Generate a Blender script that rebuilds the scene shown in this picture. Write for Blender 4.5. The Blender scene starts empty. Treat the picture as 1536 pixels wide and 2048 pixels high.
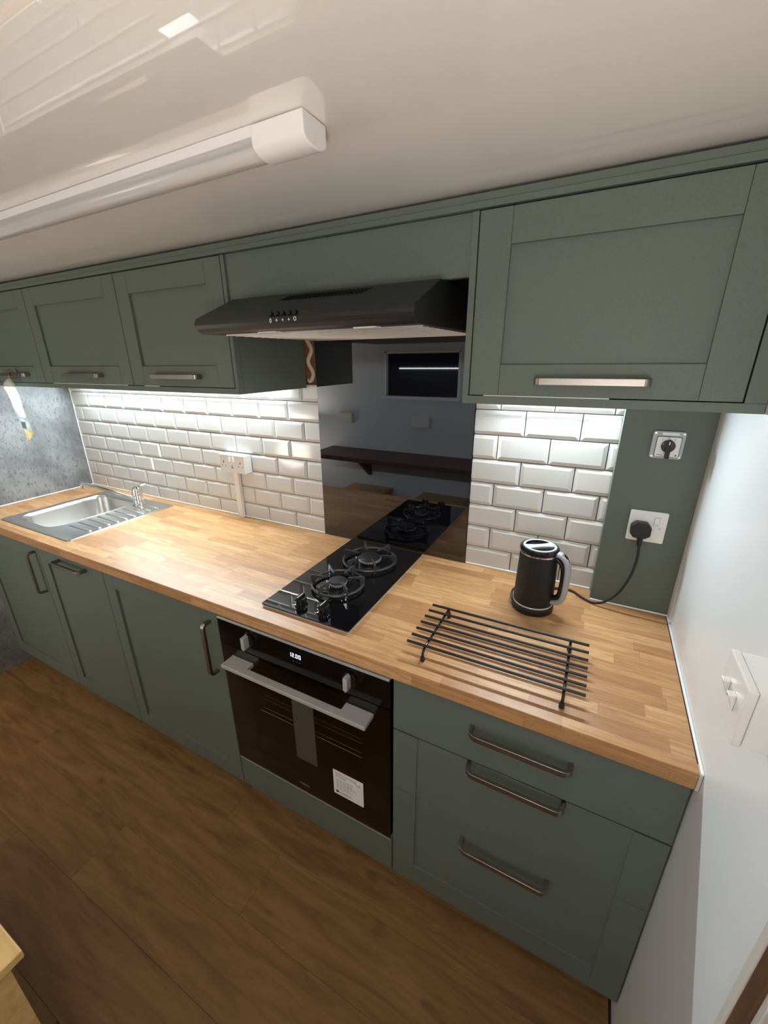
import bpy, bmesh, math, random
from mathutils import Vector, Matrix
random.seed(7)
S = bpy.context.scene
COL = S.collection
H = 0.87                      # worktop height above the floor; z below is measured from the worktop
# ---------------------------------------------------------------- camera
cd = bpy.data.cameras.new('camera'); cam = bpy.data.objects.new('camera', cd); COL.objects.link(cam)
r0 = (0.8841864, 0.4670218, -0.0102450); r1 = (-0.4418014, 0.8289115, -0.3430995); r2 = (-0.1517428, 0.3078902, 0.9392432)
cam.matrix_world = Matrix(((r0[0], r2[0], -r1[0], 0.9386), (r0[1], r2[1], -r1[1], -1.3115), (r0[2], r2[2], -r1[2], 0.6792 + H), (0, 0, 0, 1)))
cd.sensor_fit = 'AUTO'; cd.sensor_width = 36; cd.lens = 36 * 825.95 / 2048
cd.shift_x = 14.0 / 2048; cd.shift_y = -2.7 / 2048; cd.clip_start = 0.01
S.camera = cam
# ---------------------------------------------------------------- world, light, exposure
w = bpy.data.worlds.new('world'); S.world = w; w.use_nodes = True
w.node_tree.nodes['Background'].inputs[0].default_value = (0.9, 0.75, 0.6, 1)
w.node_tree.nodes['Background'].inputs[1].default_value = 0.02
S.view_settings.view_transform = 'Standard'; S.view_settings.look = 'None'
S.view_settings.exposure = 0.82; S.view_settings.gamma = 1; S.view_settings.use_curve_mapping = False
LED_W = 6.4; ROOM_W = 6.0; UP_W = 12.5
def area(name, loc, sx, sy, watts, col, rot=(0, 0, 0)):
    l = bpy.data.lights.new(name, 'AREA'); l.shape = 'RECTANGLE'; l.size = sx; l.size_y = sy; l.energy = watts; l.color = col
    o = bpy.data.objects.new(name, l); o.location = loc; o.rotation_euler = rot; COL.objects.link(o); return o
LEDC = (0.86, 0.96, 1.0)
LT = (math.radians(-58), 0, 0)                          # the strips lean out towards the room
area('led_light_left', (-0.835, -0.044, 0.570 + H), 1.39, 0.012, LED_W * 1.48, LEDC, LT)
area('led_light_right', (0.825, -0.044, 0.570 + H), 0.31, 0.012, LED_W * 0.40, LEDC, LT)
def lamp(loc, watts, col, r=0.14):
    l = bpy.data.lights.new('unseen_room_light', 'POINT'); l.energy = watts; l.shadow_soft_size = r; l.color = col
    o = bpy.data.objects.new('unseen_room_light', l); o.location = loc; COL.objects.link(o)
lamp((1.00, -1.72, -0.12 + H), ROOM_W * 0.15, (1.0, 0.88, 0.75))  # weak warm fill added behind the camera, unseen, no fixture
lamp((-1.45, -1.60, -0.10 + H), ROOM_W * 1.05, (1.0, 0.88, 0.75))
area('ceiling_fill', (1.06, -1.70, 0.28 + H), 0.20, 0.26, UP_W * 0.62, (1.0, 0.90, 0.80), (math.radians(180), 0, 0))  # unseen up-facing fill, added to brighten the ceiling
area('ceiling_fill', (-1.45, -1.70, 0.20 + H), 0.26, 0.26, UP_W * 0.28, (1.0, 0.88, 0.75), (math.radians(180), 0, 0))  # smaller added ceiling fill on the left, also without a fixture

# ---------------------------------------------------------------- materials
def mat(name, col=(0.5, 0.5, 0.5), rough=0.5, metal=0.0, spec=0.5, emit=None, estr=0, trans=0, ior=1.45, coat=0, coatr=0.05):
    m = bpy.data.materials.new(name); m.use_nodes = True
    b = m.node_tree.nodes['Principled BSDF']
    b.inputs['Base Color'].default_value = (*col, 1); b.inputs['Roughness'].default_value = rough
    b.inputs['Metallic'].default_value = metal; b.inputs['Specular IOR Level'].default_value = spec
    b.inputs['IOR'].default_value = ior; b.inputs['Transmission Weight'].default_value = trans
    b.inputs['Coat Weight'].default_value = coat; b.inputs['Coat Roughness'].default_value = coatr
    if emit: b.inputs['Emission Color'].default_value = (*emit, 1); b.inputs['Emission Strength'].default_value = estr
    return m
class NG:
    def __init__(s, m): s.m = m; s.t = m.node_tree; s.b = s.t.nodes['Principled BSDF']
    def n(s, ty, **k):
        x = s.t.nodes.new(ty)
        for a, v in k.items(): setattr(x, a, v)
        return x
    def l(s, a, b): s.t.links.new(a, b)
    def math(s, op, a, b=None, c=None):
        x = s.n('ShaderNodeMath', operation=op)
        for i, v in enumerate((a, b, c)):
            if v is None: continue
            if isinstance(v, (int, float)): x.inputs[i].default_value = v
            else: s.l(v, x.inputs[i])
        return x.outputs[0]
    def coord(s, kind='Object'): return s.n('ShaderNodeTexCoord').outputs[kind]
    def sep(s, v): x = s.n('ShaderNodeSeparateXYZ'); s.l(v, x.inputs[0]); return x.outputs
    def comb(s, *v):
        x = s.n('ShaderNodeCombineXYZ')
        for i, q in enumerate(v):
            if isinstance(q, (int, float)): x.inputs[i].default_value = q
            else: s.l(q, x.inputs[i])
        return x.outputs[0]
    def noise(s, vec, scale, detail=3, rough=0.5, dist=0.0):
        x = s.n('ShaderNodeTexNoise'); s.l(vec, x.inputs['Vector']); x.inputs['Scale'].default_value = scale
        x.inputs['Detail'].default_value = detail; x.inputs['Roughness'].default_value = rough; x.inputs['Distortion'].default_value = dist
        return x.outputs['Fac']
    def ramp(s, fac, stops):
        x = s.n('ShaderNodeValToRGB'); s.l(fac, x.inputs[0]); e = x.color_ramp.elements
        while len(e) < len(stops): e.new(0.5)
        for el, (p, c) in zip(e, stops): el.position = p; el.color = (*c, 1)
        return x.outputs[0]
    def mix(s, f, a, b, bt='MIX'):
        x = s.n('ShaderNodeMix', data_type='RGBA', blend_type=bt)
        for i, v in ((0, f), (6, a), (7, b)):
            if isinstance(v, (int, float)): x.inputs[i].default_value = v
            elif isinstance(v, tuple): x.inputs[i].default_value = (*v, 1)
            else: s.l(v, x.inputs[i])
        return x.outputs[2]
    def bump(s, h, strength, dist=0.001):
        x = s.n('ShaderNodeBump'); s.l(h, x.inputs['Height']); x.inputs['Strength'].default_value = strength; x.inputs['Distance'].default_value = dist
        s.l(x.outputs[0], s.b.inputs['Normal'])
def geo_coord(g): return g.n('ShaderNodeNewGeometry').outputs['Position']

def wood_staves():
    m = mat('worktop_wood', rough=0.40, spec=0.5); g = NG(m); x, y, z = g.sep(geo_coord(g))
    yy = g.math('ADD', g.math('MULTIPLY', y, 1 / 0.037), g.math('MULTIPLY', z, 1 / 0.037)); row = g.math('FLOOR', yy)
    wn = g.n('ShaderNodeTexWhiteNoise', noise_dimensions='1D'); g.l(row, wn.inputs['W']); off = g.math('MULTIPLY', wn.outputs[0], 3.7)
    xx = g.math('ADD', g.math('MULTIPLY', x, 1 / 0.25), off); cell = g.math('FLOOR', xx)
    w2 = g.n('ShaderNodeTexWhiteNoise', noise_dimensions='2D'); g.l(g.comb(row, cell, 0.0), w2.inputs['Vector']); rnd = w2.outputs[0]
    base = g.ramp(rnd, [(0.0, (0.42, 0.215, 0.090)), (0.5, (0.55, 0.300, 0.128)), (1.0, (0.66, 0.390, 0.185))])
    shift = g.math('MULTIPLY', rnd, 37.0)
    v = g.comb(g.math('ADD', g.math('MULTIPLY', x, 2.2), shift), g.math('MULTIPLY', y, 26.0), g.math('MULTIPLY', z, 26.0))
    grain = g.noise(v, 3.0, 5, 0.6, 0.7)
    v2 = g.comb(g.math('ADD', g.math('MULTIPLY', x, 10.0), shift), g.math('MULTIPLY', y, 160.0), g.math('MULTIPLY', z, 160.0))
    fine = g.noise(v2, 3.0, 3, 0.6)
    c = g.mix(g.ramp(grain, [(0.36, (0.55,) * 3), (0.58, (0, 0, 0))]), base, (0.29, 0.140, 0.055))
    c = g.mix(g.math('MULTIPLY', g.ramp(fine, [(0.45, (0, 0, 0)), (0.68, (1, 1, 1))]), 0.38), c, (0.27, 0.13, 0.055))
    fr = g.math('FRACT', yy); fx = g.math('FRACT', xx)
    seam = g.math('MAXIMUM', g.math('LESS_THAN', fr, 0.03), g.math('LESS_THAN', fx, 0.005))
    c = g.mix(g.math('MULTIPLY', seam, 0.35), c, (0.16, 0.08, 0.035))
    g.l(c, g.b.inputs['Base Color']); g.bump(fine, 0.08, 0.0005); return m
def wood_floor():
    m = mat('floor_wood', rough=0.42, spec=0.35); g = NG(m); x, y, z = g.sep(geo_coord(g))
    oi = g.n('ShaderNodeObjectInfo').outputs['Random']; sh = g.math('MULTIPLY', oi, 50.0)
    v = g.comb(g.math('ADD', g.math('MULTIPLY', x, 1.2), sh), g.math('MULTIPLY', y, 9.0), 0.0)
    gr = g.noise(v, 2.5, 6, 0.62, 1.0)
    c = g.ramp(gr, [(0.25, (0.115, 0.055, 0.020)), (0.5, (0.215, 0.115, 0.045)), (0.75, (0.29, 0.165, 0.07))])
    kn = g.noise(g.comb(g.math('ADD', g.math('MULTIPLY', x, 5.0), sh), g.math('MULTIPLY', y, 11.0), 0.0), 1.0, 2, 0.5)
    c = g.mix(g.ramp(kn, [(0.66, (0, 0, 0)), (0.76, (0.85,) * 3)]), c, (0.06, 0.028, 0.012))
    c = g.mix(g.math('MULTIPLY', oi, 0.35), c, (0.17, 0.085, 0.03))
    g.l(c, g.b.inputs['Base Color']); g.bump(gr, 0.1, 0.001); return m
def concrete():
    m = mat('grey_concrete', rough=0.55, spec=0.3); g = NG(m); p = geo_coord(g); x, y, z = g.sep(p)
    a = g.noise(p, 7.0, 6, 0.6); b = g.noise(g.comb(x, g.math('MULTIPLY', y, 60.0), g.math('MULTIPLY', z, 30.0)), 1.6, 6, 0.7)
    c = g.ramp(a, [(0.3, (0.13, 0.135, 0.14)), (0.7, (0.31, 0.32, 0.33))])
    c = g.mix(g.ramp(b, [(0.53, (0, 0, 0)), (0.66, (0.75,) * 3)]), c, (0.075, 0.08, 0.085))
    g.l(c, g.b.inputs['Base Color']); return m
def green_mat():
    m = mat('green_paint', rough=0.5, spec=0.35); g = NG(m)
    n = g.noise(geo_coord(g), 400.0, 2, 0.5)
    g.l(g.ramp(n, [(0.3, (0.112, 0.136, 0.115)), (0.7, (0.126, 0.152, 0.129))]), g.b.inputs['Base Color']); return m
def ceiling_mat():
    m = mat('gloss_ceiling', col=(0.88, 0.85, 0.80), rough=0.5, spec=0.5, coat=1.0, coatr=0.015); m.node_tree.nodes['Principled BSDF'].inputs['Coat IOR'].default_value = 1.9; g = NG(m)
    x, y, z = g.sep(geo_coord(g)); n = g.noise(g.comb(g.math('MULTIPLY', x, 1.0), g.math('MULTIPLY', y, 1.4), 0.0), 5.0, 3, 0.55)
    bp = g.n('ShaderNodeBump'); g.l(n, bp.inputs['Height']); bp.inputs['Strength'].default_value = 0.15; bp.inputs['Distance'].default_value = 0.0002
    g.l(bp.outputs[0], g.b.inputs['Coat Normal']); return m
def brushed(name, col, rough=0.3, sx=3, sy=90, sz=90):
    m = mat(name, col, rough, 1.0); g = NG(m); x, y, z = g.sep(geo_coord(g))
    n = g.noise(g.comb(g.math('MULTIPLY', x, sx), g.math('MULTIPLY', y, sy), g.math('MULTIPLY', z, sz)), 6.0, 3)
    g.l(g.math('MULTIPLY_ADD', n, 0.18, rough - 0.09), g.b.inputs['Roughness']); return m
def board_mat():
    m = mat('brown_board', rough=0.8, spec=0.2); g = NG(m)
    n = g.noise(geo_coord(g), 40.0, 6, 0.7)
    g.l(g.ramp(n, [(0.3, (0.17, 0.065, 0.033)), (0.7, (0.27, 0.11, 0.06))]), g.b.inputs['Base Color']); return m
def light_wood():
    m = mat('light_wood', rough=0.5, spec=0.4); g = NG(m); x, y, z = g.sep(geo_coord(g))
    n = g.noise(g.comb(g.math('MULTIPLY', x, 3), g.math('MULTIPLY', y, 22), g.math('MULTIPLY', z, 22)), 2.0, 5, 0.6, 0.5)
    g.l(g.ramp(n, [(0.3, (0.50, 0.31, 0.115)), (0.7, (0.66, 0.45, 0.19))]), g.b.inputs['Base Color']); return m
def dark_wood():
    m = mat('dark_wood', rough=0.45, spec=0.4); g = NG(m); x, y, z = g.sep(geo_coord(g))
    n = g.noise(g.comb(g.math('MULTIPLY', x, 20), g.math('MULTIPLY', y, 20), g.math('MULTIPLY', z, 3)), 2.0, 5, 0.6, 0.5)
    g.l(g.ramp(n, [(0.3, (0.07, 0.030, 0.014)), (0.7, (0.14, 0.068, 0.035))]), g.b.inputs['Base Color']); return m
M = dict(
    wood=wood_staves(), floor=wood_floor(), conc=concrete(), green=green_mat(), ceil=ceiling_mat(), board=board_mat(), lwood=light_wood(), dwood=dark_wood(),
    tile=mat('white_tile', (0.62, 0.62, 0.605), 0.09, spec=0.6), grout=mat('grey_grout', (0.060, 0.048, 0.044), 0.9, spec=0.1),
    wall=mat('white_wall', (0.74, 0.76, 0.78), 0.28, spec=0.45), wall2=mat('white_wall_matt', (0.66, 0.71, 0.77), 0.5, spec=0.3),
    seal=mat('white_sealant', (0.86, 0.86, 0.85), 0.3), seal2=mat('beige_sealant', (0.60, 0.56, 0.52), 0.35),
    white=mat('white_plastic', (0.80, 0.79, 0.77), 0.25), warmwhite=mat('cream_adhesive', (0.60, 0.56, 0.46), 0.6),
    blackp=mat('black_paint', (0.016, 0.017, 0.019), 0.33, spec=0.45), blackm=mat('black_matt', (0.013, 0.013, 0.014), 0.5, spec=0.4),
    blackg=mat('black_glass', (0.004, 0.004, 0.005), 0.02, spec=1.0), gloss=mat('black_plastic', (0.008, 0.008, 0.009), 0.12, spec=0.5),
    splash=mat('splash_glass', (0.003, 0.0035, 0.006), 0.015, spec=0.9, ior=1.62),
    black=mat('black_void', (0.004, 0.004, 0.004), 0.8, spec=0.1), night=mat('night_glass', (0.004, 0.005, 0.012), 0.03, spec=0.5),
    steel=mat('brushed_steel', (0.62, 0.62, 0.60), 0.27, 1.0), alu=mat('silver_metal', (0.56, 0.57, 0.57), 0.42, 0.45), chrome=mat('chrome', (0.80, 0.80, 0.82), 0.06, 1.0),
    nickel=brushed('nickel', (0.30, 0.28, 0.255), 0.34), filt=brushed('filter_metal', (0.78, 0.72, 0.66), 0.42, 60, 60, 60),
    greyp=mat('grey_plastic', (0.34, 0.35, 0.38), 0.4), lgrey=mat('light_grey_plastic', (0.40, 0.42, 0.43), 0.35), cast=mat('cast_iron', (0.045, 0.046, 0.050), 0.26, spec=0.8),
    led=mat('led_strip', (0.9, 0.9, 0.9), 0.5, emit=LEDC, estr=6), disp=mat('clock_digits', (0, 0, 0), 0.5, emit=(0.72, 0.78, 1.0), estr=0.9),
    diff=mat('clear_diffuser', (0.95, 0.94, 0.92), 0.12, trans=0.65, ior=1.3), paper=mat('paper', (0.80, 0.80, 0.78), 0.5), gstrip=mat('plain_grey', (0.33, 0.35, 0.35), 0.5),
    plast=mat('clear_plastic', (0.80, 0.86, 0.88), 0.15, trans=0.35, ior=1.2), yellow=mat('yellow_foam', (0.74, 0.66, 0.42), 0.6), tie=mat('brown_tie', (0.36, 0.21, 0.08), 0.5),
    red=mat('red_print', (0.50, 0.16, 0.14), 0.6), ink=mat('black_print', (0.03, 0.03, 0.03), 0.6), inkg=mat('grey_print', (0.30, 0.31, 0.31), 0.6),
    screw=mat('screw_metal', (0.45, 0.44, 0.42), 0.3, 1.0), cord=mat('black_rubber', (0.012, 0.012, 0.013), 0.4), oring=mat('oven_glass', (0.62, 0.58, 0.54), 0.02, trans=1.0, ior=1.35, spec=0.3), ovenp=mat('oven_panel_glass', (0.005, 0.004, 0.004), 0.08, spec=0.3),
)
# ---------------------------------------------------------------- mesh helpers
def box(bm, x0, x1, y0, y1, z0, z1):
    v = [bm.verts.new((x, y, z)) for x in (min(x0, x1), max(x0, x1)) for y in (min(y0, y1), max(y0, y1)) for z in (min(z0, z1), max(z0, z1))]
    for f in ((0, 1, 3, 2), (4, 6, 7, 5), (0, 4, 5, 1), (2, 3, 7, 6), (0, 2, 6, 4), (1, 5, 7, 3)): bm.faces.new([v[i] for i in f])
def prism(bm, poly, axis, a, b):
    """poly: 2-D points in the two other axes (in xyz order), extruded along axis from a to b"""
    def P(p, t):
        q = list(p); q.insert(axis, t); return bm.verts.new(q)
    A = [P(p, a) for p in poly]; B = [P(p, b) for p in poly]; n = len(poly)
    bm.faces.new(A); bm.faces.new(B[::-1])
    for i in range(n): bm.faces.new((A[i], B[i], B[(i + 1) % n], A[(i + 1) % n]))
    bmesh.ops.recalc_face_normals(bm, faces=bm.faces)
def tube(bm, pts, r, seg=10, closed=False, ry=None):
    pts = [Vector(p) for p in pts]; n = len(pts); rings = []; up = None
    for i, p in enumerate(pts):
        if closed: t = (pts[(i + 1) % n] - pts[i - 1]).normalized()
        else: t = (pts[min(i + 1, n - 1)] - pts[max(i - 1, 0)]).normalized()
        if up is None:
            up = Vector((0, 0, 1)) if abs(t.z) < 0.9 else Vector((0, 1, 0))
        s = t.cross(up).normalized(); up = s.cross(t).normalized()
        rr = r[i] if isinstance(r, (list, tuple)) else r
        ru = rr if ry is None else ry
        rings.append([bm.verts.new(p + s * math.cos(a) * rr + up * math.sin(a) * ru) for a in [2 * math.pi * k / seg for k in range(seg)]])
    m = n if closed else n - 1
    for i in range(m):
        A, B = rings[i], rings[(i + 1) % n]
        for k in range(seg): bm.faces.new((A[k], A[(k + 1) % seg], B[(k + 1) % seg], B[k]))
    if not closed:
        bm.faces.new(rings[0][::-1]); bm.faces.new(rings[-1])
    bmesh.ops.recalc_face_normals(bm, faces=bm.faces)
def lathe(bm, prof, c=(0, 0, 0), seg=40, axis='z'):
    """prof: (radius, height) pairs from bottom to top"""
    rings = []
    for r, h in prof:
        ring = []
        for k in range(seg):
            a = 2 * math.pi * k / seg; u, v = r * math.cos(a), r * math.sin(a)
            q = (c[0] + u, c[1] + v, c[2] + h) if axis == 'z' else ((c[0] + u, c[1] - h, c[2] + v) if axis == 'y' else (c[0] - h, c[1] + u, c[2] + v))
            ring.append(bm.verts.new(q))
        rings.append(ring)
    for A, B in zip(rings, rings[1:]):
        for k in range(seg): bm.faces.new((A[k], A[(k + 1) % seg], B[(k + 1) % seg], B[k]))
    bm.faces.new(rings[0]); bm.faces.new(rings[-1])
    bmesh.ops.recalc_face_normals(bm, faces=bm.faces)
def rrect(x0, x1, y0, y1, r, n=6):
    out = []
    for cx, cy, a0 in ((x1 - r, y1 - r, 0), (x0 + r, y1 - r, 90), (x0 + r, y0 + r, 180), (x1 - r, y0 + r, 270)):
        for k in range(n + 1):
            a = math.radians(a0 + 90 * k / n); out.append((cx + r * math.cos(a), cy + r * math.sin(a)))
    return out
def smooth_path(pts, n=8):
    P = [Vector(p) for p in pts]; P = [2 * P[0] - P[1]] + P + [2 * P[-1] - P[-2]]; out = []
    for i in range(1, len(P) - 2):
        for k in range(n):
            t = k / n; a, b, c, d = P[i - 1], P[i], P[i + 1], P[i + 2]
            out.append(0.5 * ((2 * b) + (c - a) * t + (2 * a - 5 * b + 4 * c - d) * t * t + (3 * b - a - 3 * c + d) * t ** 3))
    out.append(P[-2]); return out
ABS = {}
def link(name, me, m, parent, origin, bevel=0, smooth=False, segs=2):
    o = bpy.data.objects.new(name, me); COL.objects.link(o)
    if m is not None: me.materials.append(m)
    if parent is not None: o.parent = parent
    o.location = (0, 0, 0) if parent is not None else origin
    if smooth:
        for p in me.polygons: p.use_smooth = True
        if smooth != 'all':
            me.set_sharp_from_angle(angle=math.radians(38))
    if bevel:
        md = o.modifiers.new('bevel', 'BEVEL'); md.width = bevel; md.segments = segs; md.limit_method = 'ANGLE'; md.angle_limit = math.radians(40); md.harden_normals = False
    ABS[o.name] = origin; return o
def obj(name, bm, m, parent=None, bevel=0, smooth=False, segs=2):
    """mesh built in scene coordinates; a child's origin is its thing's, a lone thing's is the middle of its base"""
    me = bpy.data.meshes.new(name)
    if parent is not None: org = Vector(ABS[parent.name])
    else:
        xs = [v.co for v in bm.verts]; org = Vector(((min(v.x for v in xs) + max(v.x for v in xs)) / 2, (min(v.y for v in xs) + max(v.y for v in xs)) / 2, min(v.z for v in xs)))
    bmesh.ops.translate(bm, verts=bm.verts, vec=-org); bm.to_mesh(me); bm.free()
    return link(name, me, m, parent, org, bevel, smooth, segs)
def thing(name, label, cat, loc, group=None):
    o = bpy.data.objects.new(name, None); COL.objects.link(o); o.location = loc; o.empty_display_size = 0.05; ABS[o.name] = Vector(loc)
    tag(o, label, cat, group); return o
def tag(o, label, cat, group=None):
    o['label'] = label; o['category'] = cat
    if group: o['group'] = group
    return o
def struct(name, bm, m, bevel=0):
    o = obj(name, bm, m, bevel=bevel); o['kind'] = 'structure'; return o
def B(*boxes):
    bm = bmesh.new()
    for b in boxes: box(bm, *b)
    return bm
def text(name, s, size, loc, rot, m, parent, extrude=0.0002, align='LEFT'):
    c = bpy.data.curves.new(name, 'FONT'); c.body = s; c.size = size; c.extrude = extrude; c.align_x = align; c.resolution_u = 3
    t = bpy.data.objects.new(name, c); COL.objects.link(t)
    bpy.context.view_layer.update()
    me = bpy.data.meshes.new_from_object(t.evaluated_get(bpy.context.evaluated_depsgraph_get()))
    COL.objects.unlink(t); bpy.data.objects.remove(t)
    me.transform(Matrix.Translation(Vector(loc) - Vector(ABS[parent.name])) @ rot.to_4x4())
    return link(name, me, m, parent, ABS[parent.name])
RY = Matrix(((1, 0, 0), (0, 0, -1), (0, 1, 0)))      # text lying in the xz plane, read from -y
# ---------------------------------------------------------------- room
XL, XR, YF, ZF, ZC = -1.674, 1.192, -1.95, -H, 0.995
PW = 0.183
fl = struct('floor', B((XL - 0.06, XR + 0.06, YF - 0.06, 0.06, ZF - 0.05, ZF - 0.012)), M['grout'])
pm = {}
y = 0.06; row = 0
while y > YF:
    offs = (0.55, 1.1, 0.2, 0.8)[row % 4]; x = XL - offs
    while x < XR:
        a, b_ = max(x, XL), min(x + 1.22, XR); y1 = max(y - PW, YF)
        if b_ - a > 0.02 and y - y1 > 0.02:
            key = (round(b_ - a, 3), round(y - y1, 3))
            if key not in pm:
                bm = B((0.0002, b_ - a - 0.0002, -(y - y1) + 0.0002, -0.0002, -0.012, 0)); bmesh.ops.bevel(bm, geom=[e for e in bm.edges if all(v.co.z > -0.001 for v in e.verts)], offset=0.0005, segments=1, affect='EDGES')
                me = bpy.data.meshes.new('plank'); bm.to_mesh(me); bm.free(); me.materials.append(M['floor']); pm[key] = me
            o = bpy.data.objects.new('plank', pm[key]); COL.objects.link(o); o.parent = fl; o.location = Vector((a, y, ZF)) - Vector(ABS[fl.name])
        x += 1.22
    y -= PW; row += 1
struct('ceiling', B((XL - 0.06, XR + 0.06, YF - 0.06, 0.06, ZC, ZC + 0.05)), M['ceil'])
wl = struct('wall_left', B((XL - 0.05, XL, YF, 0.06, ZF, ZC)), M['conc'])
DY0, DY1 = -0.868, -1.66                                # doorway in the right wall
struct('wall_right', B((XR, XR + 0.05, DY0, 0.06, ZF, ZC), (XR, XR + 0.05, YF, DY1, ZF, ZC), (XR, XR + 0.05, DY1, DY0, 0.93, ZC)), M['wall'])
WX0, WX1, WZ0, WZ1 = -0.70, -0.05, 0.395, 0.74
struct('wall_front', B((XL, WX0, YF - 0.05, YF, ZF, ZC), (WX1, XR, YF - 0.05, YF, ZF, ZC), (WX0, WX1, YF - 0.05, YF, ZF, WZ0), (WX0, WX1, YF - 0.05, YF, WZ1, ZC)), M['wall2'])
win = struct('window_1', B((WX0, WX1, YF - 0.045, YF - 0.035, WZ0, WZ1)), M['night'])
obj('frame', B((WX0, WX0 + 0.018, YF - 0.035, YF + 0.004, WZ0, WZ1), (WX1 - 0.018, WX1, YF - 0.035, YF + 0.004, WZ0, WZ1), (WX0 - 0.02, WX1 + 0.02, YF - 0.035, YF + 0.03, WZ0 - 0.025, WZ0), (WX0, WX1, YF - 0.035, YF + 0.004, WZ1 - 0.015, WZ1)), M['seal'], win, 0.002)
wb = struct('wall_back', B((XL, XR, 0.0, 0.06, ZF, ZC)), M['grout'])
# metro tiles, each one its own object on the back wall
TP, TQ, TW, TH_, Z6 = 0.152, 0.077, 0.150, 0.075, 0.070
tm = {}
def tile_mesh(w_, h_, bl, br, bb, bt):
    key = (round(w_, 4), round(h_, 4), bl, br, bb, bt)
    if key in tm: return tm[key]
    e, d, lo = 0.011, 0.0085, 0.0042; bm = bmesh.new()
    x0, x1, z0, z1 = 0, w_, 0, h_
    ix0, ix1, iz0, iz1 = x0 + e * bl, x1 - e * br, z0 + e * bb, z1 - e * bt
    o3 = [bm.verts.new((x, 0, z)) for x, z in ((x0, z0), (x1, z0), (x1, z1), (x0, z1))]
    def dy(x, z): return -(lo if ((x == x0 and bl) or (x == x1 and br) or (z == z0 and bb) or (z == z1 and bt)) else d)
    o1 = [bm.verts.new((x, dy(x, z), z)) for x, z in ((x0, z0), (x1, z0), (x1, z1), (x0, z1))]
    o2 = [bm.verts.new((x, -d, z)) for x, z in ((ix0, iz0), (ix1, iz0), (ix1, iz1), (ix0, iz1))]
    bm.faces.new(o2)
    for i in range(4):
        j = (i + 1) % 4; bm.faces.new((o3[i], o3[j], o1[j], o1[i])); bm.faces.new((o1[i], o1[j], o2[j], o2[i]))
    bmesh.ops.remove_doubles(bm, verts=bm.verts, dist=1e-5); bmesh.ops.dissolve_degenerate(bm, edges=bm.edges, dist=1e-6)
    bmesh.ops.recalc_face_normals(bm, faces=bm.faces)
    if sum(f.normal.y for f in bm.faces) > 0: bmesh.ops.reverse_faces(bm, faces=bm.faces)
    me = bpy.data.meshes.new('tile'); bm.to_mesh(me); bm.free(); me.materials.append(M['tile']); tm[key] = me; return me
def lay(xa, xb, side, z_lo, z_hi, full):
    cb = int(full[1]); ct = int(full[2]); k0 = full[0]
    x = k0
    for k in range(-2, 14):
        a = (side[0] + side[1] * (k * TP + full[3])); a0, a1 = (a, a + TP) if side[1] > 0 else (a - TP, a)
        a0 += 0.0012; a1 -= 0.0012
        c0, c1 = max(a0, xa), min(a1, xb)
        if c1 - c0 < 0.006: continue
        me = tile_mesh(c1 - c0, z_hi - z_lo, int(c0 == a0), int(c1 == a1), cb, ct)
        o = bpy.data.objects.new('tile', me); COL.objects.link(o); o.parent = wb
        o.location = Vector((c0, random.uniform(-0.0004, 0), z_lo)) - Vector(ABS[wb.name])
        o.rotation_euler = (random.uniform(-0.004, 0.004), 0, random.uniform(-0.003, 0.003))
PX = 0.995
for r_ in range(8):                                     # r_ = 0 the cut course on the worktop, 7 the one under the cupboards
    z0 = 0.004 if r_ == 0 else Z6 + (r_ - 1) * TQ + 0.0012; z1 = Z6 + r_ * TQ - 0.0012; cb = r_ > 0; ct = True
    half = TP / 2 if r_ % 2 == 1 else 0.0
    if r_ == 7: z1 = 0.594; ct = False
    off = -half if half else 0.0
    lay(XL + 0.004, -0.0015, (0.0, -1), z0, z1, (0, cb, ct, off)); lay(0.5965, PX, (0.595, 1), z0, z1, (0, cb, ct, off))
bd = obj('backing_board', B((-0.06, 0.66, -0.004, 0.0, 0.598, ZC - 0.01)), M['board'], wb)
bm = bmesh.new(); sq = []
for k in range(60):
    t = k / 59; z = 0.612 + 0.14 * t; sq.append((-0.026 + 0.009 * math.sin(t * 10.5) - 0.004 * t, -0.006, z))
sq = [(-0.040, -0.006, 0.616), (-0.041, -0.006, 0.608), (-0.036, -0.006, 0.605), (-0.031, -0.006, 0.608)] + sq
tube(bm, sq, [0.003, 0.004, 0.005, 0.007] + [0.0085] * 60, 8, ry=0.003)
obj('adhesive_bead', bm, M['warmwhite'], bd, smooth='all')['label'] = 'wavy cream bead of adhesive'
# sealant and corner trims
struct('trim_1', B((XL, XL + 0.005, -0.598, -0.002, 0.0, 0.006), (XL, -0.0, -0.0115, -0.0045, 0.0, 0.005), (0.597, PX - 0.002, -0.0115, -0.0045, 0.0, 0.006), (PX, XR, -0.075, -0.0702, 0.0, 0.005)), M['seal'], 0.002)
struct('trim_2', B((XL, XL + 0.006, -0.012, 0.0, 0.004, 0.58)), M['seal'], 0.001)
struct('trim_3', B((XR - 0.005, XR, -0.602, -0.0705, -0.001, 0.005)), M['seal'], 0.002)
bm = bmesh.new(); prism(bm, [(XR, -0.0705), (XR - 0.004, -0.0705), (XR - 0.0015, -0.090), (XR, -0.098)], 2, 0.004, 0.583); struct('trim_4', bm, M['seal2'])
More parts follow.
